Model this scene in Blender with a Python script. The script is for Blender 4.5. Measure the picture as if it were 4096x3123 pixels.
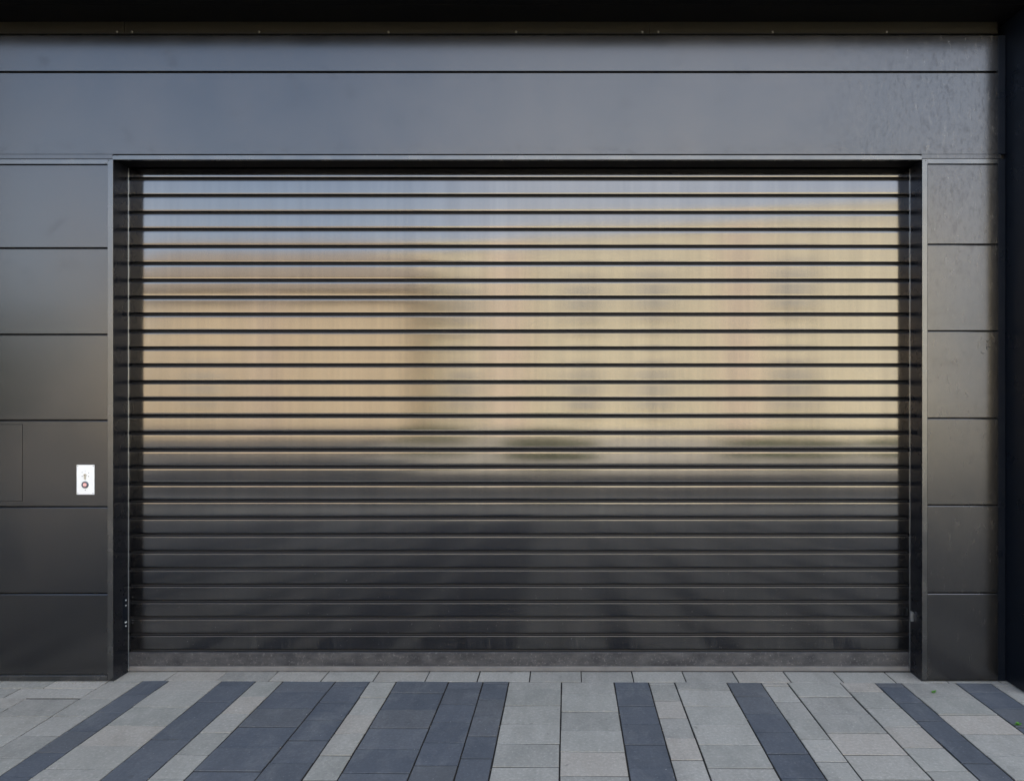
import bpy, bmesh, math, random
from mathutils import Vector, Matrix, noise
random.seed(7)
for o in list(bpy.data.objects): bpy.data.objects.remove(o)
SC = bpy.context.scene
C = SC.collection
PI = math.pi

# ------------------------------------------------------------------ camera
F = 2726.0; S = 0.001143; D = 3.116; H = 1.293; PX = 2252.0; PY = 1593.0
cd = bpy.data.cameras.new('camera'); cam = bpy.data.objects.new('camera', cd); C.objects.link(cam)
cam.location = (0, -D, H); cam.rotation_euler = (PI/2, 0, 0)
cd.sensor_width = 36; cd.lens = F/4096*36
cd.shift_x = (2048-PX)/4096; cd.shift_y = (PY-1561.5)/4096
cd.clip_start = 0.05; cd.clip_end = 600
SC.camera = cam

# ------------------------------------------------------------------ light
SUN_EL = math.radians(36); SUN_AZ = math.radians(-14)      # azimuth from +Y towards +X: the sun stands behind the garage
w = bpy.data.worlds.new('World'); SC.world = w; w.use_nodes = True
nt = w.node_tree; bg = nt.nodes['Background']
sky = nt.nodes.new('ShaderNodeTexSky'); sky.sky_type = 'NISHITA'; sky.sun_disc = False
sky.sun_elevation = SUN_EL; sky.sun_rotation = SUN_AZ; sky.dust_density = 1.5; sky.air_density = 1.0; sky.ozone_density = 1.2
tc = nt.nodes.new('ShaderNodeTexCoord'); mp = nt.nodes.new('ShaderNodeMapping'); mp.inputs['Scale'].default_value = (1, 1, 2.2)
cn = nt.nodes.new('ShaderNodeTexNoise'); cn.inputs['Scale'].default_value = 2.1; cn.inputs['Detail'].default_value = 6; cn.inputs['Roughness'].default_value = .55
cr = nt.nodes.new('ShaderNodeValToRGB'); cr.color_ramp.elements[0].position = .42; cr.color_ramp.elements[1].position = .72
cr.color_ramp.elements[1].color = (.8, .8, .8, 1)
mx = nt.nodes.new('ShaderNodeMix'); mx.data_type = 'RGBA'; mx.inputs[7].default_value = (5.6, 5.9, 6.4, 1)
nt.links.new(tc.outputs['Generated'], mp.inputs['Vector']); nt.links.new(mp.outputs[0], cn.inputs['Vector'])
nt.links.new(cn.outputs['Fac'], cr.inputs[0]); sx = nt.nodes.new('ShaderNodeSeparateXYZ'); nt.links.new(tc.outputs['Generated'], sx.inputs[0])
mr = nt.nodes.new('ShaderNodeMapRange'); mr.interpolation_type = 'SMOOTHSTEP'      # a bank of thin cloud, clearer to the left
for i_, v_ in ((1, -.50), (2, .05), (3, .05), (4, .58)): mr.inputs[i_].default_value = v_
nt.links.new(sx.outputs[0], mr.inputs[0])
ad = nt.nodes.new('ShaderNodeMath'); ad.operation = 'MULTIPLY_ADD'; ad.inputs[1].default_value = .38; ad.use_clamp = True
nt.links.new(cr.outputs[0], ad.inputs[0]); nt.links.new(mr.outputs[0], ad.inputs[2]); mz = nt.nodes.new('ShaderNodeMapRange'); mz.interpolation_type = 'SMOOTHSTEP'     # whiter towards the horizon
for i_, v_ in ((1, .40), (2, .15), (3, 0), (4, .3)): mz.inputs[i_].default_value = v_
nt.links.new(sx.outputs[2], mz.inputs[0]); a2_ = nt.nodes.new('ShaderNodeMath'); a2_.use_clamp = True
nt.links.new(ad.outputs[0], a2_.inputs[0]); nt.links.new(mz.outputs[0], a2_.inputs[1]); nt.links.new(a2_.outputs[0], mx.inputs[0]); nt.links.new(sky.outputs[0], mx.inputs[6])
nt.links.new(mx.outputs[2], bg.inputs['Color']); bg.inputs['Strength'].default_value = 0.14
sd = bpy.data.lights.new('sun', 'SUN'); so = bpy.data.objects.new('sun', sd); C.objects.link(so)
sd.energy = 4.0; sd.angle = math.radians(.53); sd.color = (1, .93, .82)
sv = Vector((math.sin(SUN_AZ)*math.cos(SUN_EL), math.cos(SUN_AZ)*math.cos(SUN_EL), math.sin(SUN_EL)))
so.rotation_euler = sv.to_track_quat('Z', 'Y').to_euler(); so.location = sv*40

SC.view_settings.view_transform = 'Standard'; SC.view_settings.look = 'None'; SC.view_settings.gamma = 1
SC.view_settings.exposure = 2.0
SC.render.engine = 'CYCLES'
SC.render.resolution_x = 1024; SC.render.resolution_y = 780

# ------------------------------------------------------------------ helpers
def X(px, y=0.0): return (px-PX)*S*(D+y)/D
def Z(py, y=0.0): return H-(py-PY)*S*(D+y)/D

def obj(name, bm, mat, parent=None, smooth=False):
    me = bpy.data.meshes.new(name); bm.normal_update(); bm.to_mesh(me); bm.free()
    for m in (mat if isinstance(mat, (list, tuple)) else [mat]): me.materials.append(m)
    if smooth:
        for p in me.polygons: p.use_smooth = True
    o = bpy.data.objects.new(name, me); C.objects.link(o)
    if parent: o.parent = parent
    return o
def tag(o, label=None, cat=None, group=None, kind=None):
    for k, v in (('label', label), ('category', cat), ('group', group), ('kind', kind)):
        if v: o[k] = v
    return o
def thing(name, label, cat, loc=(0, 0, 0), group=None):
    o = bpy.data.objects.new(name, None); C.objects.link(o); o.location = loc
    return tag(o, label, cat, group)
def bx(bm, x0, x1, y0, y1, z0, z1, bev=0.0, mi=0):
    r = bmesh.ops.create_cube(bm, size=1)
    vs = r['verts']
    for v in vs:
        v.co = Vector((x0+(v.co.x+.5)*(x1-x0), y0+(v.co.y+.5)*(y1-y0), z0+(v.co.z+.5)*(z1-z0)))
    if bev > 0:
        es = list({e for v in vs for e in v.link_edges})
        r2 = bmesh.ops.bevel(bm, geom=es, offset=bev, segments=2, affect='EDGES', profile=.5)
        fs = r2['faces']
    return vs
def box(x0, x1, y0, y1, z0, z1, bev=0.0):
    bm = bmesh.new(); bx(bm, x0, x1, y0, y1, z0, z1, bev); return bm
def extr(bm, prof, x0, x1, closed=True, mi=0, nseg=1):
    """extrude a (y,z) profile along x"""
    n = len(prof); cols = []
    for i in range(nseg+1):
        x = x0+(x1-x0)*i/nseg
        cols.append([bm.verts.new((x, y, z)) for y, z in prof])
    for a, b in zip(cols, cols[1:]):
        for i in range(n if closed else n-1):
            j = (i+1) % n
            f = bm.faces.new((a[i], b[i], b[j], a[j])); f.material_index = mi
    if closed:
        bm.faces.new(list(reversed(cols[0]))[::-1]); bm.faces.new(cols[-1][::-1])
    return cols
def fixn(bm): bmesh.ops.recalc_face_normals(bm, faces=bm.faces[:]); return bm
def cyl(bm, c, r, h, axis='Y', seg=24, dome=0.0, r2=None):
    """disc sticking out of the wall towards -Y by h from c"""
    r2 = r if r2 is None else r2
    rings = [(r, 0), (r, -h*.7), ((r+r2)/2*.97, -h), (r2*.6, -h-dome*.7)]
    vs = []
    for rr, y in rings:
        vs.append([bm.verts.new((c[0]+rr*math.cos(2*PI*i/seg), c[1]+y, c[2]+rr*math.sin(2*PI*i/seg))) for i in range(seg)])
    top = bm.verts.new((c[0], c[1]-h-dome, c[2]))
    for a, b in zip(vs, vs[1:]):
        for i in range(seg):
            bm.faces.new((a[i], a[(i+1) % seg], b[(i+1) % seg], b[i]))
    for i in range(seg): bm.faces.new((vs[-1][i], vs[-1][(i+1) % seg], top))
    return bm
def prism_y(bm, pts, y0, y1):
    a = [bm.verts.new((x, y0, z)) for x, z in pts]; b = [bm.verts.new((x, y1, z)) for x, z in pts]
    n = len(pts)
    bm.faces.new(a); bm.faces.new(b[::-1])
    for i in range(n): bm.faces.new((a[i], b[i], b[(i+1) % n], a[(i+1) % n]))

# ------------------------------------------------------------------ materials
class NB:
    def __init__(s, name):
        s.m = bpy.data.materials.new(name); s.m.use_nodes = True; s.t = s.m.node_tree
        s.b = s.t.nodes['Principled BSDF']; s.co = s.n('ShaderNodeNewGeometry')
    def n(s, t, **k):
        a = s.t.nodes.new(t)
        for q, v in k.items(): setattr(a, q, v)
        return a
    def l(s, a, b): s.t.links.new(a, b)
    def noise(s, scale, vec=(1, 1, 1), detail=4, rough=.55, dist=0, off=(0, 0, 0)):
        mp = s.n('ShaderNodeMapping'); mp.inputs['Scale'].default_value = vec; mp.inputs['Location'].default_value = off
        s.l(s.co.outputs['Position'], mp.inputs['Vector'])
        a = s.n('ShaderNodeTexNoise'); a.inputs['Scale'].default_value = scale; a.inputs['Detail'].default_value = detail
        a.inputs['Roughness'].default_value = rough; a.inputs['Distortion'].default_value = dist
        s.l(mp.outputs[0], a.inputs['Vector']); return a.outputs['Fac']
    def ramp(s, f, p0, p1, c0=0., c1=1.):
        r = s.n('ShaderNodeMapRange'); r.inputs[1].default_value = p0; r.inputs[2].default_value = p1
        r.inputs[3].default_value = c0; r.inputs[4].default_value = c1; s.l(f, r.inputs[0]); return r.outputs[0]
    def mix(s, f, a, b):
        m = s.n('ShaderNodeMix', data_type='RGBA')
        for sock, v in ((m.inputs[0], f), (m.inputs[6], a), (m.inputs[7], b)):
            if hasattr(v, 'is_output'): s.l(v, sock)
            elif isinstance(v, (int, float)): sock.default_value = v
            else: sock.default_value = (*v, 1)
        return m.outputs[2]
    def math(s, op, a, b=0.):
        m = s.n('ShaderNodeMath', operation=op)
        for sock, v in ((m.inputs[0], a), (m.inputs[1], b)):
            if hasattr(v, 'is_output'): s.l(v, sock)
            else: sock.default_value = v
        return m.outputs[0]
    def xyz(s):
        a = s.n('ShaderNodeSeparateXYZ'); s.l(s.co.outputs['Position'], a.inputs[0]); return a.outputs
    def set(s, **k):
        names = dict(col='Base Color', rough='Roughness', metal='Metallic', spec='Specular IOR Level', aniso='Anisotropic', anrot='Anisotropic Rotation')
        for q, v in k.items():
            i = s.b.inputs[names[q]]
            if hasattr(v, 'is_output'): s.l(v, i)
            elif isinstance(v, (int, float)): i.default_value = v
            else: i.default_value = (*v, 1)
        return s
    def bump(s, fs):
        prev = None
        for f, st, di in fs:
            b = s.n('ShaderNodeBump'); b.inputs['Strength'].default_value = st; b.inputs['Distance'].default_value = di
            s.l(f, b.inputs['Height'])
            if prev: s.l(prev, b.inputs['Normal'])
            prev = b.outputs[0]
        s.l(prev, s.b.inputs['Normal']); return s

def m_plain(name, col, rough=.5, metal=0., spec=.5, var=.12, vs=6.):
    n = NB(name); f = n.noise(vs)
    c = n.mix(f, tuple(x*(1-var) for x in col), tuple(min(1, x*(1+var)) for x in col))
    return n.set(col=c, rough=rough, metal=metal, spec=spec).m

def m_slat():
    n = NB('shutter_metal')
    st = n.noise(9, (1, .02, .045), 5, .65)                  # lighter and darker streaks running down the curtain
    st2 = n.noise(60, (1, .02, .03), 3, .6)
    sm = n.noise(3.2, (.6, 1, 1.3), 4, .55)
    c = n.mix(n.ramp(st, .25, .75, .15, .85), METAL_LO, METAL_HI)
    c = n.mix(n.ramp(st2, .4, .75, 0, .14), c, (.20, .185, .17))
    # dust and run marks towards the bottom of the curtain
    z = n.xyz()[2]
    low = n.ramp(z, .05, .33, 1, 0)
    runs = n.noise(26, (1, .1, .12), 4, .7)
    dust = n.math('MULTIPLY', low, n.ramp(runs, .48, .75))
    sp = n.noise(210, (1, 1, .6), 2, .5); spk = n.math('MULTIPLY', n.ramp(sp, .74, .78), n.ramp(z, .1, 1.3, 1, .12))
    dirt = n.math('MAXIMUM', n.math('MULTIPLY', dust, .13), n.math('MULTIPLY', spk, .6))
    c = n.mix(dirt, c, (.34, .33, .31))
    n.set(col=c, rough=n.math('ADD', n.math('ADD', n.ramp(sm, .3, .7, -.02, .02), n.ramp(z, .25, .8, .165, .108)), n.math('MULTIPLY', dirt, .4)), metal=n.math('SUBTRACT', 1, dirt), aniso=.45, anrot=SLAT_ROT)
    tg = n.n('ShaderNodeTangent'); tg.direction_type = 'RADIAL'; tg.axis = 'Z'; n.l(tg.outputs[0], n.b.inputs['Tangent'])
    return n.bump([(n.noise(1.6, (.35, 1, 3), 2), .5, .0012), (n.noise(420, (1, 1, .7), 2), .05, .0004), (st2, .03, .0005)]).m

def m_panel(name='cladding_metal', lo=None, hi=None, r0=.19, r1=.26):
    n = NB(name)
    lo = lo or (.074, .075, .078); hi = hi or (.086, .085, .087)
    cl = n.noise(2.3, (1, 1, .8), 6, .6, .4); fine = n.noise(34, (1, 1, .7), 4, .6)
    xs = n.xyz()
    c = n.mix(n.ramp(cl, .3, .7), lo, hi)
    # weathering blotches, heavier towards the right end and on the lower edges of the sheets
    wr = n.ramp(xs[0], .9, 1.75, 0, 1)
    bl = n.noise(44, (1.4, 1, .6), 8, .78, .8)
    st = n.ramp(bl, .50, .60)
    dark = n.math('MULTIPLY', n.math('MULTIPLY', st, wr), n.ramp(xs[2], 1.4, 2.3, .15, .45))
    c = n.mix(dark, c, (.030, .029, .030))
    pl = n.ramp(n.noise(38, (1.2, 1, .35), 5, .7, .5, (3, 0, 1)), .55, .75)
    pale = n.math('MULTIPLY', n.math('MULTIPLY', pl, wr), n.ramp(xs[2], 1.4, 2.2, .04, .2))
    sp = n.ramp(n.noise(110, (1, 1, .6), 2), .745, .775)
    low = n.ramp(xs[2], 0, 1.2, 1, .15)
    pale = n.math('MAXIMUM', pale, n.math('MULTIPLY', sp, n.math('MULTIPLY', low, .5)))
    sm = n.ramp(n.noise(5.5, (1, 1, 1.3), 5, .65, .7, (7, 2, 4)), .6, .74, 0, .35)
    edge = n.math('MULTIPLY', n.ramp(n.noise(30, (.7, 1, 1.2), 6, .75, .6, (2, 9, 1)), .52, .7), n.ramp(n.math('ABSOLUTE', n.math('SUBTRACT', xs[2], 2.43)), .0, .05, .55, 0))
    sm = n.math('MAXIMUM', sm, edge)
    hl = n.ramp(n.noise(42, (1, 1, .06), 3, .5, .3, (1, 4, 2)), .73, .76, 0, .3); sm = n.math('MAXIMUM', sm, hl)
    c = n.mix(sm, c, (.045, .043, .044))
    c = n.mix(pale, c, (.22, .215, .205))
    n.set(col=c, rough=n.math('ADD', n.ramp(cl, .3, .7, r0, r1), n.math('MULTIPLY', pl, n.math('MULTIPLY', wr, .1))), metal=n.math('SUBTRACT', .93, n.math('MULTIPLY', pale, .8)))
    return n.bump([(n.noise(1.3, (.5, 1, 1.6), 2, .4), .6, .004), (n.noise(150, (1, 1, .8), 3, .6), .06, .0006)]).m

def m_trim():
    n = NB('trim_metal'); f = n.noise(9, (1, 1, 1), 3, .5); g = n.ramp(n.noise(60, (1, 1, 1), 4, .5), .6, .75, 0, .12)
    c = n.mix(n.ramp(f, .35, .65), (.100, .102, .105), (.125, .127, .130)); c = n.mix(g, c, (.06, .06, .062))
    return n.set(col=c, rough=n.ramp(f, .3, .7, .2, .3), metal=.95).bump([(f, .05, .0006)]).m
def m_dark(name, col, rough, metal=.0, spec=.5):
    n = NB(name); sp = n.ramp(n.noise(240, (1, 1, .5), 2), .74, .77)
    xs = n.xyz(); low = n.ramp(xs[2], .0, 1.6, .6, .08)
    scr = n.ramp(n.noise(60, (1, 1, .12), 3, .5), .70, .74, 0, .25)
    d = n.math('MULTIPLY', n.math('MAXIMUM', sp, scr), low)
    c = n.mix(d, col, (.3, .3, .29))
    return n.set(col=c, rough=n.ramp(n.noise(8), .3, .7, rough*.8, rough*1.3), metal=n.math('MULTIPLY', n.math('SUBTRACT', 1, d), metal), spec=spec).m
def m_dusty():
    n = NB('dusty_bar_metal'); a = n.noise(9, (1, 1, 2.), 7, .75); b = n.noise(95, (1, 1, 1), 4, .7); runs = n.noise(30, (1, .1, .06), 3, .7)
    base = n.mix(n.ramp(a, .35, .7), (.035, .036, .042), (.09, .09, .096))
    base = n.mix(n.ramp(b, .57, .72, 0, .55), base, (.26, .26, .26)); base = n.mix(n.ramp(runs, .66, .74, 0, .3), base, (.03, .03, .033))
    return n.set(col=base, rough=n.ramp(a, .3, .7, .3, .6), metal=.45).bump([(b, .15, .001)]).m
def m_paver(name, lo, hi, tint, warm=(.33, .30, .27), wear=None):
    n = NB(name)
    ri = n.n('ShaderNodeNewGeometry').outputs['Random Per Island']
    big = n.noise(5, detail=5, rough=.6); fine = n.noise(420, detail=3, rough=.7); sm = n.noise(12, (1, .45, 1), 5, .65, .6)
    c = n.mix(ri, lo, hi)
    r2 = n.n('ShaderNodeTexWhiteNoise', noise_dimensions='1D'); n.l(ri, r2.inputs['W'])
    c = n.mix(n.ramp(r2.outputs['Value'], .0, 1., 0, .75), c, tint)
    r3 = n.math('FRACT', n.math('MULTIPLY', ri, 17.3))
    c = n.mix(n.ramp(r3, .72, .95, 0, .55), c, warm)
    c = n.mix(n.ramp(sm, .35, .7, 0, .3), c, tuple(x*1.35 for x in hi))
    if wear: c = n.mix(n.ramp(n.noise(7, (1, .6, 1), 7, .75, .5, (9, 1, 0)), .5, .72, 0, .6), c, wear)
    stn = n.ramp(n.noise(3.3, detail=6, rough=.7, dist=.8, off=(5, 3, 0)), .56, .72, 0, .34)
    c = n.mix(stn, c, tuple(x*.55 for x in lo))
    mot = n.noise(85, detail=5, rough=.75)
    c = n.mix(n.ramp(mot, .40, .68, 0, .34), c, tuple(x*.5 for x in lo)); c = n.mix(n.ramp(mot, .42, .28, 0, .5), c, tuple(min(1, x*1.6) for x in hi))
    c = n.mix(n.ramp(fine, .3, .75, 0, .22), c, tuple(x*.45 for x in lo))
    c = n.mix(n.ramp(n.noise(110, detail=2), .73, .77, 0, .5), c, (.5, .49, .46))
    sp = n.ramp(n.noise(26, detail=2, rough=.4, off=(1, 8, 0)), .735, .76, 0, .35); c = n.mix(sp, c, (.05, .05, .05))
    n.set(col=c, rough=n.ramp(big, .3, .7, .62, .85), spec=.35)
    return n.bump([(fine, .35, .0012), (sm, .25, .002)]).m

METAL_LO = (.101, .100, .103); METAL_HI = (.143, .141, .142); SLAT_ROT = 0.0
M = dict(
    slat=m_slat(), panel=m_panel(), trim=m_trim(), dusty=m_dusty(),
    seal=m_plain('dusty_rubber', (.125, .12, .118), .75, 0, .3, .35, 14),
    reveal=m_dark('reveal_dark_metal', (.048, .050, .060), .27, .85), soffit=m_plain('soffit_black', (.003, .003, .0035), .6, 0, .1),
    pier=m_dark('pier_navy_metal', (.010, .0135, .021), .3, .5, .35), core=m_plain('backing', (.012, .012, .013), .8),
    flash=m_plain('flashing_metal', (.065, .061, .05), .3, .9), groove=m_plain('groove_black', (.012, .012, .013), .4, .5),
    alu=m_plain('bare_aluminium', (.55, .58, .6), .3, .9), rubber=m_plain('rubber', (.03, .03, .03), .6),
    steel=m_plain('screw_steel', (.14, .135, .12), .4, .9), hole=m_plain('screw_black', (.01, .01, .01), .6),
    plate=m_plain('white_plate', (.76, .77, .77), .35, 0., .5, .01), brass=m_plain('nickel', (.50, .48, .42), .35, .6),
    ring=m_plain('button_ring', (.07, .08, .10), .35), red=m_plain('button_red', (.74, .32, .30), .4), white=m_plain('white_ink', (.85, .8, .78), .5),
    ink=m_plain('black_ink', (.02, .02, .02), .6),
    light=m_paver('paver_light', (.192, .189, .176), (.33, .318, .292), (.225, .228, .208), (.335, .295, .255)),
    darkp=m_paver('paver_blue', (.054, .063, .078), (.094, .102, .117), (.062, .073, .094), (.10, .10, .10), (.165, .172, .18)),
    sand=m_plain('joint_sand', (.022, .021, .020), .95, 0, .1, .5, 40),
    weed=m_plain('weed_green', (.10, .30, .03), .6, 0, .3, .4, 200), leaf=m_plain('dry_leaf', (.36, .2, .08), .7, vs=60),
)

# ------------------------------------------------------------------ ground
asph = NB('asphalt'); a1 = asph.noise(.6); a2 = asph.noise(90)
asph.set(col=asph.mix(asph.ramp(a2, .3, .7), asph.mix(a1, (.085, .08, .075), (.13, .12, .105)), (.2, .19, .17)), rough=.9)
conc = NB('forecourt_concrete'); a1 = conc.noise(.9)
conc.set(col=conc.mix(a1, (.50, .46, .38), (.58, .53, .43)), rough=.9)
bm = bmesh.new(); g = 260
vs = [bm.verts.new(p) for p in ((-g, -g, -.07), (g, -g, -.07), (g, g, -.07), (-g, g, -.07))]; bm.faces.new(vs)
tag(obj('ground', bm, asph.m), kind='structure')
tag(obj('far_pavement', box(-4.2, 40, -40, -9.4, -.066, .04, .01), conc.m), kind='structure')

# ---- the paving in front of the shutter: strips of pavers running away from the camera
A = .007
def pv(u, v): return (u*math.cos(A)+v*math.sin(A), -D+v*math.cos(A)-u*math.sin(A))
bm = bmesh.new()
def paver(u0, u1, v0, v1, mi, gap=.0027, gapv=.0024):
    u0 += gap+random.uniform(-.0006, .0006); u1 -= gap; v0 += gapv; v1 -= gapv
    if u0 > -1.4: u0 += .0007; u1 -= .0005; v0 += .0011; v1 -= .0008
    if v1-v0 < .008 or u1-u0 < .008: return
    dz = random.uniform(-.0012, .0012); b = .0007; tz = random.uniform(-.0007, .0007); j = lambda: random.uniform(-.0006, .0006)
    cs = [(u0+j(), v0+j()), (u1+j(), v0+j()), (u1+j(), v1+j()), (u0+j(), v1+j())]
    ins = [(cs[0][0]+b, cs[0][1]+b), (cs[1][0]-b, cs[1][1]+b), (cs[2][0]-b, cs[2][1]-b), (cs[3][0]+b, cs[3][1]-b)]
    lo = [bm.verts.new((*pv(*c), -.03)) for c in cs]; md = [bm.verts.new((*pv(*c), dz-b+(tz if i in (0, 3) else -tz))) for i, c in enumerate(cs)]
    tp = [bm.verts.new((*pv(*c), dz+(tz if i in (0, 3) else -tz))) for i, c in enumerate(ins)]
    fs = [bm.faces.new(tp)]
    for i in range(4):
        k = (i+1) % 4
        fs += [bm.faces.new((lo[i], lo[k], md[k], md[i])), bm.faces.new((md[i], md[k], tp[k], tp[i]))]
    for f in fs: f.material_index = mi
VTOP = 3.112
strips = [(-2.3367, -2.1026, 0, 2.44), (-2.1026, -1.9477, 0, 2.60), (-1.9477, -1.8276, 1, 2.477), (-1.8276, -1.5844, 0, 2.365), (-1.5844, -1.4267, 1, 2.416), (-1.4267, -1.3027, 0, 2.469),
  (-1.3027, -1.0617, 1, 2.518), (-1.0617, -.903, 1, 2.414), (-.903, -.7822, 0, 2.465), (-.7822, -.5439, 1, 2.35), (-.5439, -.3865, 1, 2.40),
  (-.3865, -.2686, 1, 2.449), (-.2686, -.0285, 0, 2.393), (-.0285, .2112, 0, 2.337), (.2112, .3679, 1, 2.39), (.3679, .4865, 0, 2.443),
  (.4865, .7233, 0, 2.39), (.7233, .8796, 1, 2.327), (.8796, .9994, 0, 2.435), (.9994, 1.239, 0, 2.323), (1.239, 1.395, 0, 2.374),
  (1.395, 1.515, 1, 2.426), (1.515, 1.762, 0, 2.479), (1.762, 1.920, 1, 2.374), (1.920, 2.04, 0, 2.44)]
pat = [(.24, 0), (.16, 1), (.12, 0), (.24, 1), (.16, 0), (.12, 1), (.24, 0), (.16, 0)]
u = -2.3367; i = 0
while u > -6.5:
    wd, mi = pat[i % 8]; strips.append((u-wd, u, mi, 2.3+random.random()*.16)); u -= wd; i += 1
u = 2.04; i = 0
while u < 6.5:
    wd, mi = pat[i % 8]; strips.append((u, u+wd, mi, 2.3+random.random()*.16)); u += wd; i += 1
for (u0, u1, mi, ph) in strips:
    vt = VTOP if u0 > -3.0 else VTOP
    if u1 <= -2.1 : vt = 2.93 if u0 > -2.4 else 2.93
    v = ph-.16*22
    while v < vt:
        paver(u0, u1, v, min(v+.16, vt), mi); v += .16
# courses laid along the wall at the left, and the threshold course under the shutter
for (v0, v1, off) in ((3.027, 3.112, .04), (2.93, 3.027, .135)):
    u = -2.1026-off*0
    uu = u-.24 + (.0 if v0 > 3 else -.10)
    paver(uu, u, v0, v1, 0)
    while uu > -6.5: paver(uu-.24, uu, v0, v1, 0); uu -= .24
u = .0628-.239*30
while u < 6.5:
    paver(u, u+.239, VTOP, 3.235, 0, .0022, .002); u += .239
bmesh.ops.recalc_face_normals(bm, faces=bm.faces[:])
tag(obj('pavement', bm, [M['light'], M['darkp']]), kind='structure')
bm = box(-7, 7, -4.2, .16, -.06, -.0034)
tag(obj('joint_bed', bm, M['sand']), kind='structure')
tag(obj('pavement_edge', box(-40, 40, -5.4, -4.203, -.0655, -.001, .004), conc.m), kind='structure')

# ------------------------------------------------------------------ the garage building
B = thing('garage_building', 'dark metal clad garage facade with wide recessed opening around the roller shutter', 'building')
XL = -4.9; XR = X(4022)
ZT = Z(140); ZH = Z(640)
def panel(x0, x1, zb, zt, y=0.0, label=None, mat=None, ch=.0042):
    bm = bmesh.new()
    prof = [(y+.018, zt), (y+ch, zt), (y+ch*.35, zt-ch*.3), (y, zt-ch), (y, zb+.001), (y+.001, zb), (y+.018, zb)]
    extr(bm, prof, x0, x1); fixn(bm)
    o = obj('cladding_panel', bm, mat or M['panel'], B)
    if label: o['label'] = label
    return o
gx = X(3991)
panel(XL, gx, Z(285), ZT); 
panel(XL, gx, Z(617.5), Z(290.5))
# flange of the second sheet beside the opening, head trim over the opening
obj('sheet_flange', box(XL, X(451), -.0012, .014, Z(636), Z(618.2), .0006), M['panel'], B)
obj('sheet_flange', box(X(3687), X(4004), -.0012, .014, Z(635), Z(618.2), .0006), M['panel'], B)
obj('head_trim', box(X(451.5), X(3686.5), -.003, .016, ZH, Z(622.5), .0008), M['trim'], B)
obj('frame_strip', box(XL, X(430), -.0006, .014, Z(656.5), Z(638), .0006), M['trim'], B)
obj('frame_strip', box(X(3709.5), X(3992), -.0006, .014, Z(655), Z(636.5), .0006), M['trim'], B)
obj('jamb_trim', box(X(430.8), X(453), -.0022, .0, 0.004, Z(638.5), .0008), M['trim'], B)
obj('jamb_trim', box(X(3688), X(3709), -.0022, .0, 0.004, Z(637), .0008), M['trim'], B)
obj('corner_trim', box(X(3993), X(4021), -.0025, .014, 0.004, Z(637.5), .0008), M['trim2'] if 'trim2' in M else M['pier'], B)
obj('corner_trim', box(X(3992), X(4021), -.0025, .014, Z(617), Z(143), .0008), M['pier'], B)
for a, b in zip((659, 994, 1339, 1682, 2028, 2375), (989.5, 1334.5, 1677.5, 2023.5, 2370, 2697)):
    panel(XL, X(429.8), Z(b), Z(a))
obj('base_strip', box(XL, X(430), -.003, .015, .003, Z(2699.5), .0012), M['trim'], B)
for a, b in zip((657.5, 979.5, 1325.5, 1674.5, 2022, 2373), (975, 1321, 1669.5, 2016.5, 2368, 2721)):
    panel(X(3710.5), X(3991), Z(b), Z(a))
# backing behind the gaps
obj('backing', box(XL, X(453)-.001, .019, .13, .0, ZT), M['core'], B)
obj('backing', box(X(3688)+.001, X(4090), .019, .13, .0, ZT), M['core'], B)
obj('backing', box(X(453)-.001, X(3688)+.001, .019, .10, ZH+.0015, ZT), M['core'], B)
# access hatch in the fourth sheet on the left
hx0, hx1, hz0, hz1 = X(-190), X(89), Z(2003), Z(1698)
obj('hatch_gap', box(hx0-.002, hx1+.002, -.0004, .0005, hz0-.002, hz1+.002), M['groove'], B)
obj('access_hatch', box(hx0, hx1, -.0020, .0005, hz0, hz1, .0006), M['panel'], B)
# reveals
RY = .112
rv = obj('reveal', box(X(453)-.0009, X(453), .0003, RY+.02, .0, ZH), M['reveal'], B)
obj('reveal', box(X(3688), X(3688)+.0009, .0003, RY+.02, .0, ZH), M['reveal'], B)
obj('head_reveal', box(X(453), X(3688), .0165, RY-.012, ZH+.0002, ZH+.0012), M['soffit'], B)
# guide rails with their bright edge
xl, xr = X(453), X(3688)
DY = RY
for sx, x0, x1 in ((1, xl, xl+.0010), (-1, xr-.0010, xr)):
    r = obj('guide_rail', box(x0, x1, DY-.006, DY-.001, .004, ZH-.002, .0004), M['alu'], B)
# hardware on the left reveal: cover strip with bolts
cs = obj('lock_plate', box(xl, xl+.0010, .066, .098, Z(2517, .08), Z(2388, .08), .0006), M['pier'], B)
for py, yy in ((2402, .088), (2423, .088), (2490, .084), (2490, .091), (2505, .088)):
    b2 = bmesh.new(); bmesh.ops.create_uvsphere(b2, u_segments=16, v_segments=8, radius=.0046)
    for v in b2.verts: v.co = Vector((xl+.0016+v.co.x*.5, yy+v.co.y*.8, Z(py, .08)+v.co.z))
    obj('bolt', b2, M['alu'], cs, True)
# small bracket at the foot of the right rail
bm = bmesh.new(); bx(bm, xr-.014, xr-.001, .072, .076, Z(2482, .08), Z(2446, .08), .0006); bx(bm, xr-.003, xr-.001, .076, .100, Z(2482, .08), Z(2446, .08), .0006)
br = obj('rail_bracket', bm, M['alu'], B)
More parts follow.
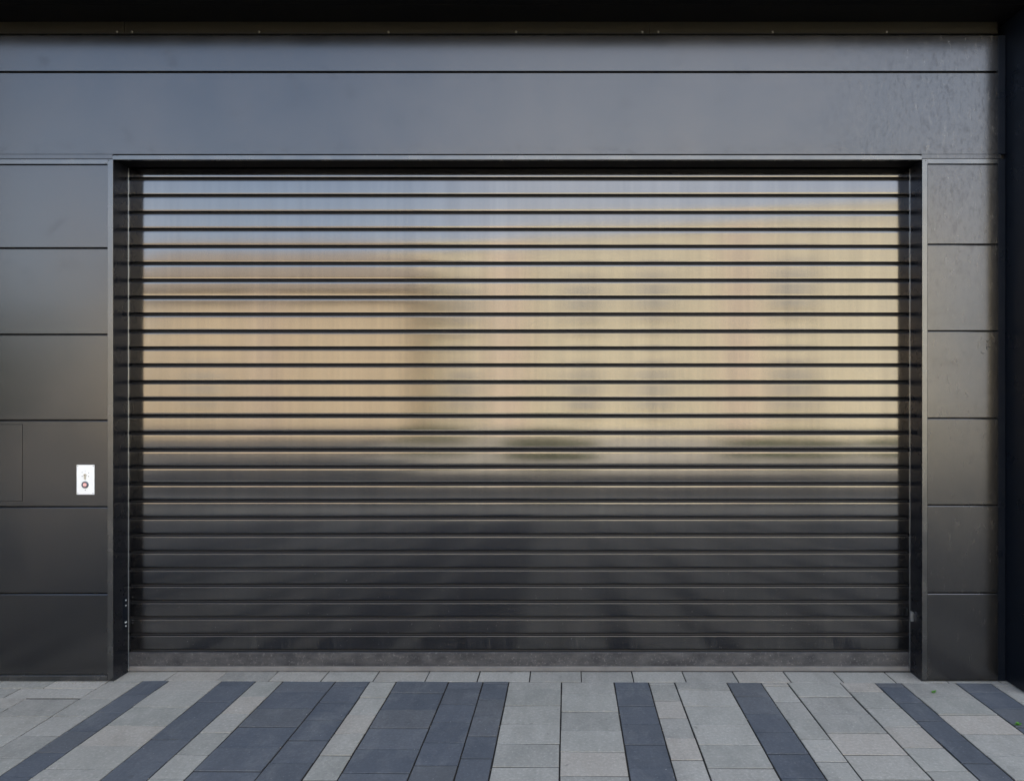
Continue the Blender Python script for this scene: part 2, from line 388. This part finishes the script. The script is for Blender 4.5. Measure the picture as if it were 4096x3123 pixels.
# flashing over the wall, soffit boards, upper wall, side pier
ZS = Z(88)
segs = [XL, X(499.5), X(2597.7), X(3990)]
screws = [470, 530, 1038, 1554.7, 2065, 2568.5, 2632.6, 3089.7, 3545]
for a, b in zip(segs, segs[1:]):
    bm = bmesh.new()
    extr(bm, [(.018, ZT+.0015), (-.0035, ZT+.0015), (-.0055, ZT+.003), (-.0035, ZT+.0075), (-.0015, ZS-.001), (.018, ZS-.001)], a+.0012, b-.0012); fixn(bm)
    fl = obj('flashing', bm, M['flash'], B)
    for p in screws:
        if a < X(p) < b:
            bm = bmesh.new(); cyl(bm, (X(p), -.003, Z(130.5)), .0058, .0022, seg=18, dome=.0022)
            obj('screw', fixn(bm), M['steel'], fl, True)
obj('soffit_board', box(XL, X(4090), -.1335, .02, ZS, ZS+.03, .0012), M['soffit'], B)
obj('soffit_board', box(XL, X(4090), -.225, -.1365, ZS, ZS+.03, .0012), M['soffit'], B)
obj('upper_wall', box(XL-.6, 8.5, -.21, .2, ZS+.0305, 6.45, .004), M['panel'], B)
obj('building_core', box(XL-.6, 8.5, .201, 9.5, .0, 6.4), M['core'], B)
obj('building_core', box(XL-.55, 8.4, .1305, .2, .0, ZS+.029), M['core'], B)
obj('side_pier', box(X(4024), 8.45, -.14, .129, .004, ZS-.001, .0015), M['pier'], B)
obj('added_sky_blocker', box(-9.5, -4.9, -2.45, .129, .004, 6.4, .004), M['pier'], B)  # unseen block added to cut skylight and darken the paving at the left
for px, py, dy, t in ((453.5, 624, -.003, 'hole'), (436, 643.6, -.0022, 'hole'), (424, 653, -.0006, 'steel'), (3682, 623.8, -.003, 'hole'), (3702, 643.8, -.0022, 'hole'), (3715, 650, -.0006, 'steel'), (3987, 647, -.0006, 'hole'),
                      (470, 625, -.003, 'hole')):
    bm = bmesh.new(); cyl(bm, (X(px), dy, Z(py)), .0023, .0006, seg=14, dome=.0003); obj('screw', fixn(bm), M[t], B, True)
# scribbled pen marks on the right-hand cladding
def stroke(pts, wd=.0011):
    bm = bmesh.new()
    P = [Vector((X(3072+a/2.152), 0, Z((b if b > 400 else b)/2.152+780))) for a, b in pts]
    for p, q in zip(P, P[1:]):
        d = (q-p).normalized(); n = Vector((-d.z, 0, d.x))*wd
        prism_y(bm, [(p.x+n.x, p.z+n.z), (p.x-n.x, p.z-n.z), (q.x-n.x, q.z-n.z), (q.x+n.x, q.z+n.z)], -.0007, -.0001)
    return fixn(bm)
marks = [[(1868, 1056), (1872, 1057)], [(1880, 1054), (1886, 1055)], [(1910, 1040), (1924, 1052)], [(1912, 1128), (1912, 1134)],
         [(1905, 1246), (1890, 1262), (1876, 1250)], [(1890, 1262), (1888, 1272)], [(1878, 1282), (1884, 1292)], [(1928, 1272), (1936, 1276)],
         [(1878, 1306), (1912, 1308), (1912, 1320)], [(1880, 1306), (1882, 1326), (1894, 1328)], [(1834, 1350), (1838, 1361), (1850, 1364), (1862, 1360)]]
for k in marks: obj('pen_mark', stroke(k), M['ink'], B)

# ------------------------------------------------------------------ roller shutter
RS = thing('roller_shutter', 'closed wide bronze metal roller shutter of horizontal slats reflecting light in the recessed opening', 'roller shutter', (X(2071), DY, 0))
Sd = (D+DY)/D
tops = [722.3+67.75*k for k in range(-1, 24)]
for k in range(5): tops.append(tops[-1]+65.5)
ox = X(2071)
x0, x1 = X(455)-ox, X(3686)-ox
def slat(zt, zb, tilt, name='slat'):
    """zt: top edge of this slat, zb: top edge of the next one"""
    hgt = zt-zb; gap = .0138; face = hgt-gap
    cv = .45*PI/180*2     # the face bows very slightly
    prof = []
    # top ledge, from the groove back out to the face
    prof += [(.0085, -.0000), (.0015, -.0000)]
    for a in (20, 45, 70): prof.append((.0015-.0015*math.sin(math.radians(a)), -.0015+.0015*math.cos(math.radians(a))))
    n = 8; f0 = -.0016; f1 = -(face-.0042)
    for i in range(n+1):
        t = i/n; z = f0+(f1-f0)*t; s = (t-.5)
        prof.append(((s*s-.25)*face*cv*.5+0, z))
    for a in (12, 25, 40, 58, 75, 90): prof.append((.0042*(1-math.cos(math.radians(a))), f1-.0042*math.sin(math.radians(a))))
    prof += [(.0115, f1-.0050), (.0125, -hgt+.0016), (.0085, -hgt+.0008)]
    bm = bmesh.new()
    ca, sa = math.cos(tilt), math.sin(tilt)
    mid = -face/2
    prof = [(y*ca-(z-mid)*sa, mid+y*sa+(z-mid)*ca) if k < len(prof)-3 else (y, z) for k, (y, z) in enumerate(prof)]
    cols = extr(bm, prof[:-3], x0, x1, closed=False, nseg=24); extr(bm, prof[-4:], x0, x1, closed=False, mi=1)  # groove wall coloured black in place of the shade in a deeper recess
    # ends and back: close with a thin return so the slat is a solid strip
    bk = extr(bm, [(.0145, 0), (.0145, -hgt+.0008)], x0, x1, closed=False)
    bmesh.ops.recalc_face_normals(bm, faces=bm.faces[:])
    bm.normal_update()
    ff = [f for f in bm.faces if abs(f.normal.y) > .9 and f.calc_center_median().y < .004]
    if ff and ff[0].normal.y > 0: bmesh.ops.reverse_faces(bm, faces=bm.faces[:])
    o = obj(name, bm, [M['slat'], M['groove']], RS, True)
    me = o.data
    o.location = (0, 0, zt)
    for e in me.edges:
        pass
    return o
tilts = [random.gauss(0, .0026) for _ in tops]
tilts[27] = -.045; tilts[28] = .02; tilts[20] = -.004
for k in range(len(tops)-1):
    slat(Z(tops[k], DY), Z(tops[k+1], DY), tilts[k])
zb = Z(tops[-1], DY)
bar = bmesh.new()
z1 = Z(2663, DY); z2 = Z(2686, DY)
extr(bar, [(.011, zb), (.000, zb), (-.0014, zb-.0014), (-.0014, z1+.002), (.0006, z1), (.011, z1)], x0, x1); fixn(bar)
bb = obj('bottom_bar', bar, M['dusty'], RS)
bar = bmesh.new(); extr(bar, [(.011, z1-.0006), (-.001, z1-.0006), (-.0035, z1-.0036), (-.0042, .004), (.011, .004)], x0, x1); fixn(bar)
obj('floor_seal', bar, M['seal'], bb)

# ------------------------------------------------------------------ key switch
K = thing('key_switch', 'small white rectangular key switch plate with red stop button on dark cladding left of shutter', 'key switch', (X(343.3), 0, Z(1977)))
kx, kz = X(343.3), Z(1977)
def kp(zx, zy): return X(280+zx/9.333)-kx, Z(1820+zy/9.333)-kz
a, b = kp(262, 1465), kp(920, 360)
fp = obj('faceplate', box(a[0], b[0], -.0032, -.0002, a[1], b[1], .001), M['plate'], K)
for q in ((308, 402), (885, 408), (308, 1420), (872, 1422), (470, 782), (715, 788), (590, 1300)):
    bm = bmesh.new(); p = kp(*q); cyl(bm, (p[0], -.0031, p[1]), .0020, .0006, seg=16, dome=.0002); s = obj('screw', fixn(bm), M['steel'], fp, True)
    o = obj('screw_slot', box(p[0]-.0013, p[0]+.0013, -.00415, -.0036, p[1]-.00025, p[1]+.00025), M['hole'], None); o.parent = K; o.name = 'screw_slot'
bm = bmesh.new(); c = kp(585, 745); R_ = .0068
pts = [(c[0]+R_*math.cos(t), c[1]+R_*math.sin(t)) for t in [math.radians(-57+i*(294/22)) for i in range(23)]]
ww = .0042; sb = kp(590, 880)[1]
pts = pts + [(c[0]-ww, sb+.002)] + [(c[0]+ww*math.cos(t), sb+ww*.6*math.sin(t)) for t in [PI+PI*i/8 for i in range(9)]] + [(c[0]+ww, sb+.002)]
prism_y(bm, pts, -.0060, -.003); lc = obj('lock_cylinder', fixn(bm), M['brass'], K)
obj('keyhole', box(c[0]-.0012, c[0]+.0006, -.0066, -.0061, c[1]-.0012, c[1]+.0035), M['hole'], lc)
bm = bmesh.new(); c = kp(590, 1100); seg = 40
rings = [(.0156, -.003), (.0156, -.0065), (.0140, -.0085), (.0100, -.0088), (.0094, -.0078), (.0092, -.006)]
vv = [[bm.verts.new((c[0]+r*math.cos(2*PI*i/seg), y, c[1]+r*math.sin(2*PI*i/seg))) for i in range(seg)] for r, y in rings]
for p, q in zip(vv, vv[1:]):
    for i in range(seg): bm.faces.new((p[i], p[(i+1) % seg], q[(i+1) % seg], q[i]))
rg = obj('button_ring', fixn(bm), M['ring'], K, True)
bm = bmesh.new(); cyl(bm, (c[0], -.0055, c[1]), .0091, .0025, seg=36, dome=.0003); bt = obj('stop_button', fixn(bm), M['red'], K, True)
def text_mesh(name, body, size, loc, mat, parent):
    cu = bpy.data.curves.new(name, 'FONT'); cu.body = body; cu.size = size; cu.align_x = 'CENTER'; cu.align_y = 'CENTER'; cu.extrude = .0001; cu.offset = size*.02
    t = bpy.data.objects.new(name, cu); C.objects.link(t)
    bpy.context.view_layer.update()
    me = bpy.data.meshes.new_from_object(t.evaluated_get(bpy.context.evaluated_depsgraph_get()))
    bpy.data.objects.remove(t); me.materials.clear(); me.materials.append(mat)
    me.transform(Matrix.Translation(loc) @ Matrix.Rotation(PI/2, 4, 'X'))
    o = bpy.data.objects.new(name, me); C.objects.link(o); o.parent = parent; return o
text_mesh('stop_lettering', 'STOP', .0068, (c[0], -.0086, c[1]), M['white'], bt)
for q, up in (((470, 640), False), ((717, 655), True)):
    p = kp(*q); bm = bmesh.new(); r = .0016; sgn = 1 if up else -1
    prism_y(bm, [(p[0]-r, p[1]-sgn*r*1.2), (p[0]+r, p[1]-sgn*r*1.2), (p[0], p[1]+sgn*r*1.4)], -.0036, -.0030); obj('arrow_mark', fixn(bm), M['ink'], K)
p = kp(592, 598); obj('centre_mark', box(p[0]-.0003, p[0]+.0003, -.0036, -.003, p[1]-.0022, p[1]+.0022), M['steel'], K)

# ------------------------------------------------------------------ weeds and leaf on the paving
def gpos(px, py):
    dz = H*F/(py-PY); return (px-PX)/F*dz, dz-D
def weed(px, py, n, label, r):
    x, y = gpos(px, py); t = bmesh.new()
    for i in range(n):
        a = random.random()*2*PI; d = r*random.random()**.6; cx, cy = d*math.cos(a)*1.5, d*math.sin(a)*.6; z = .003+random.random()*.008
        s = .0018+random.random()*.002; b = random.random()*2*PI; tl = random.uniform(-.004, .004)
        vs = [t.verts.new((cx+s*math.cos(b+k*PI/3)*(1 if k % 3 else 1.3), cy+s*math.sin(b+k*PI/3), z+tl*math.cos(b+k*PI/3))) for k in range(6)]
        t.faces.new(vs)
        vs = [t.verts.new(q) for q in ((cx*.2, cy*.2, -.004), (cx*.2+.0008, cy*.2, -.004), (cx, cy, z))]; t.faces.new(vs)
    o = obj('weed', t, M['weed']); o.location = (x, y, 0); tag(o, label, 'weed', 'weeds growing in the paving joints'); return o
weed(3735, 2770, 26, 'small bright green weed in the paving joint near the foot of the right cladding', .007)
weed(4071, 2899, 34, 'small bright green weed at the far right edge of the photo, on greenish pavers', .009)
x, y = gpos(4066, 2735); bm = bmesh.new(); L = [(0, 0), (.02, .008), (.045, .011), (.07, .006), (.085, 0), (.068, -.006), (.04, -.008), (.018, -.005)]
vs = [bm.verts.new((a-.04, b, .004+.006*math.sin(a*60)+abs(b)*.4)) for a, b in L]; vb = [bm.verts.new((v.co.x, v.co.y, v.co.z-.0008)) for v in vs]
bm.faces.new(vs); bm.faces.new(vb[::-1])
for i in range(8): bm.faces.new((vs[i], vb[i], vb[(i+1) % 8], vs[(i+1) % 8]))
o = obj('dry_leaf', fixn(bm), M['leaf']); o.location = (X(4063), -.06, .001); o.scale = (.75, .75, .75); tag(o, 'curled brown dry leaf lying at the foot of the dark right pier', 'leaf')

bm = bmesh.new(); rg_ = random.Random(5)
def grit(x, y, s_):
    q = bmesh.ops.create_icosphere(bm, subdivisions=1, radius=s_)['verts']; k = [rg_.uniform(.6, 1.2) for _ in range(3)]
    for v in q: v.co = Vector((x+v.co.x*k[0]*1.3, y+v.co.y*k[1], .0008+s_*.4+v.co.z*k[2]*.7))
for i in range(150): grit(rg_.uniform(-2.6, X(452)) if i % 3 else rg_.uniform(X(3690), X(4010)), -.006-abs(rg_.gauss(0, .012)), rg_.uniform(.0008, .0022))
for i in range(200): grit(rg_.uniform(X(460), X(3680)), .098-abs(rg_.gauss(0, .012)), rg_.uniform(.0007, .0018))
for i in range(160):
    st_ = rg_.choice(strips[:25]); x, y = pv(st_[0]+rg_.gauss(0, .0025), rg_.uniform(2.0, 3.1)); grit(x, y, rg_.uniform(.0007, .002))
tag(obj('grit', bm, m_plain('grit_stone', (.20, .18, .15), .9, 0, .2, .5, 300)), 'loose sand and grit along the wall foot and in the paving joints', 'grit', kind='stuff')

# ------------------------------------------------------------------ the street behind the camera, seen only in the metal's reflections
cream = m_plain('cream_render', (.68, .61, .44), .9, 0, .2, .06, 1.2); ochre = m_plain('ochre_render', (.64, .52, .355), .9, 0, .2, .08, 1.)
tile = m_plain('roof_tile', (.36, .30, .235), .85, 0, .2, .2, 5); glass = m_plain('window_glass', (.40, .38, .33), .3, .0); wood = m_plain('window_wood', (.5, .42, .33), .5); rose = m_plain('rose_render', (.67, .545, .43), .9, 0, .2, .05, 1.2)
def house(name, label, p0, p1, hgt, depth, wall, roof=False, wins=(), strips=()):
    p0 = Vector(p0); p1 = Vector(p1); d = p1-p0; ln = d.length; an = math.atan2(d.y, d.x)
    t = thing(name, label, 'building', (p0.x, p0.y, 0)); t.rotation_euler = (0, 0, an)
    obj('wall', box(0, ln, -depth, 0, -.1, hgt), wall, t)
    if roof:
        bm = bmesh.new(); extr(bm, [(.5, hgt-.05), (.5, hgt+.08), (-depth/2, hgt+roof), (-depth-.5, hgt+.08), (-depth-.5, hgt-.05)], -.4, ln+.4); fixn(bm); r = obj('roof', bm, tile, t)
    else: obj('parapet', box(-.1, ln+.1, -depth-.1, .1, hgt+.001, hgt+.25), wall, t)
    for (x, z, ww, hh) in wins:
        f = obj('window', box(x-.08, x+ww+.08, .001, .09, z-.08, z+hh+.08), wood, t); obj('pane', box(x, x+ww, .0905, .1, z, z+hh), glass, f)
        obj('sill', box(x-.15, x+ww+.15, .001, .2, z-.16, z-.081), cream, f)
    for (x, ww, m) in strips: obj('wall_pier', box(x, x+ww, .001, .25, 0, hgt-.01), m, t)
    return t
house('rendered_building', 'long cream rendered building with flat parapet reflected in the shutter', (-7.7, -24.9), (11.0, -17.25), 7.0, 8, cream, False, [(q_, z_, 1.1, 1.5) for q_ in (3.6, 8.6, 11.2, 15.8) for z_ in (1.0, 4.1)], [(5.4, 1.4, rose), (14.2, 1.0, rose), (2.0, .5, ochre)])
house('tiled_house', 'ochre rendered house with brown tiled roof reflected in the shutter left side', (-17.2, -22.9), (-5.6, -22.4), 5.3, 7, ochre, 2.5, [(3, 1.2, 1.0, 1.3)], [(5.6, .7, rose)])
lf = [m_plain('shrub_leaf', (.05, .085, .03), .6), m_plain('bark', (.08, .06, .045), .9)]
def shrub(x, y, r, h, label, seed):
    rd = random.Random(seed); t = thing('shrub', label, 'shrub', (x, y, 0), 'shrubs across the street'); bm = bmesh.new()
    for i in range(900):
        v = Vector((rd.gauss(0, 1), rd.gauss(0, 1), rd.gauss(0, 1))).normalized()*rd.random()**.4
        c = Vector((v.x*r, v.y*r*.8, h*.55+v.z*h*.45)); s = .05+rd.random()*.06
        q = [Vector((rd.uniform(-1, 1), rd.uniform(-1, 1), rd.uniform(-1, 1))) for _ in range(3)]
        bm.faces.new([bm.verts.new(c+k*s*1.6) for k in q])
    obj('crown', bm, lf[0], t); obj('trunk', box(-.04, .04, -.04, .04, 0, h*.5, .01), lf[1], t)
for i, (x, y, r, h) in enumerate(((-.3, -11.4, 1.1, .42), (4.9, -11.8, 1.5, .36), (7.6, -12.0, .8, .32), (-3.2, -13.8, 1.0, .42))):
    shrub(x, y, r, h, ['low dark shrub nearest the middle across the street', 'low dark shrub across the street on the right', 'outermost low dark shrub across the street on the right', 'low spreading shrub across the street on the left, before the ochre house'][i], i)
def tree(x, y, r, h, label, seed):
    rd = random.Random(seed); t = thing('broadleaf_tree', label, 'tree', (x, y, 0), 'trees across the street'); bm = bmesh.new()
    cl = [Vector((rd.uniform(-1, 1)*r*.75, rd.uniform(-1, 1)*r*.75, h*(.3+.6*rd.random()))) for _ in range(26)]
    for c0 in cl:
        rr = r*rd.uniform(.25, .45)
        for i in range(150):
            v = Vector((rd.gauss(0, 1), rd.gauss(0, 1), rd.gauss(0, 1))).normalized()*rr*rd.random()**.4; s = .07+rd.random()*.08
            bm.faces.new([bm.verts.new(c0+v+Vector((rd.uniform(-1, 1), rd.uniform(-1, 1), rd.uniform(-1, 1)))*s*1.6) for _ in range(3)])
    obj('crown', bm, lf[0], t)
    bm = bmesh.new(); bmesh.ops.create_cone(bm, cap_ends=True, segments=10, radius1=.22, radius2=.08, depth=h*.7, matrix=Matrix.Translation((0, 0, h*.35)))
    for c0 in cl[:6]:
        d = c0-Vector((0, 0, h*.35)); m = Matrix.Translation((c0+Vector((0, 0, h*.35)))/2) @ d.to_track_quat('Z', 'Y').to_matrix().to_4x4()
        bmesh.ops.create_cone(bm, cap_ends=True, segments=6, radius1=.07, radius2=.03, depth=d.length, matrix=m)
    obj('trunk', bm, lf[1], t)
for i, (x, y, r, h, lb) in enumerate(((-19.5, -20.5, 2.2, 4.2, 'broad dark tree left of the ochre house'), (-23.5, -19, 2.4, 4.8, 'second dark tree left of the ochre house'), (-27, -16, 2.4, 4.4, 'outermost dark tree left of the ochre house'),
        (15.0, -16.3, 2.1, 4.6, 'dark tree at the right end of the cream building'), (17.5, -14.5, 2.2, 4.2, 'outermost dark tree on the right beyond the cream building'))):
    tree(x, y, r, h, lb, 40+i)
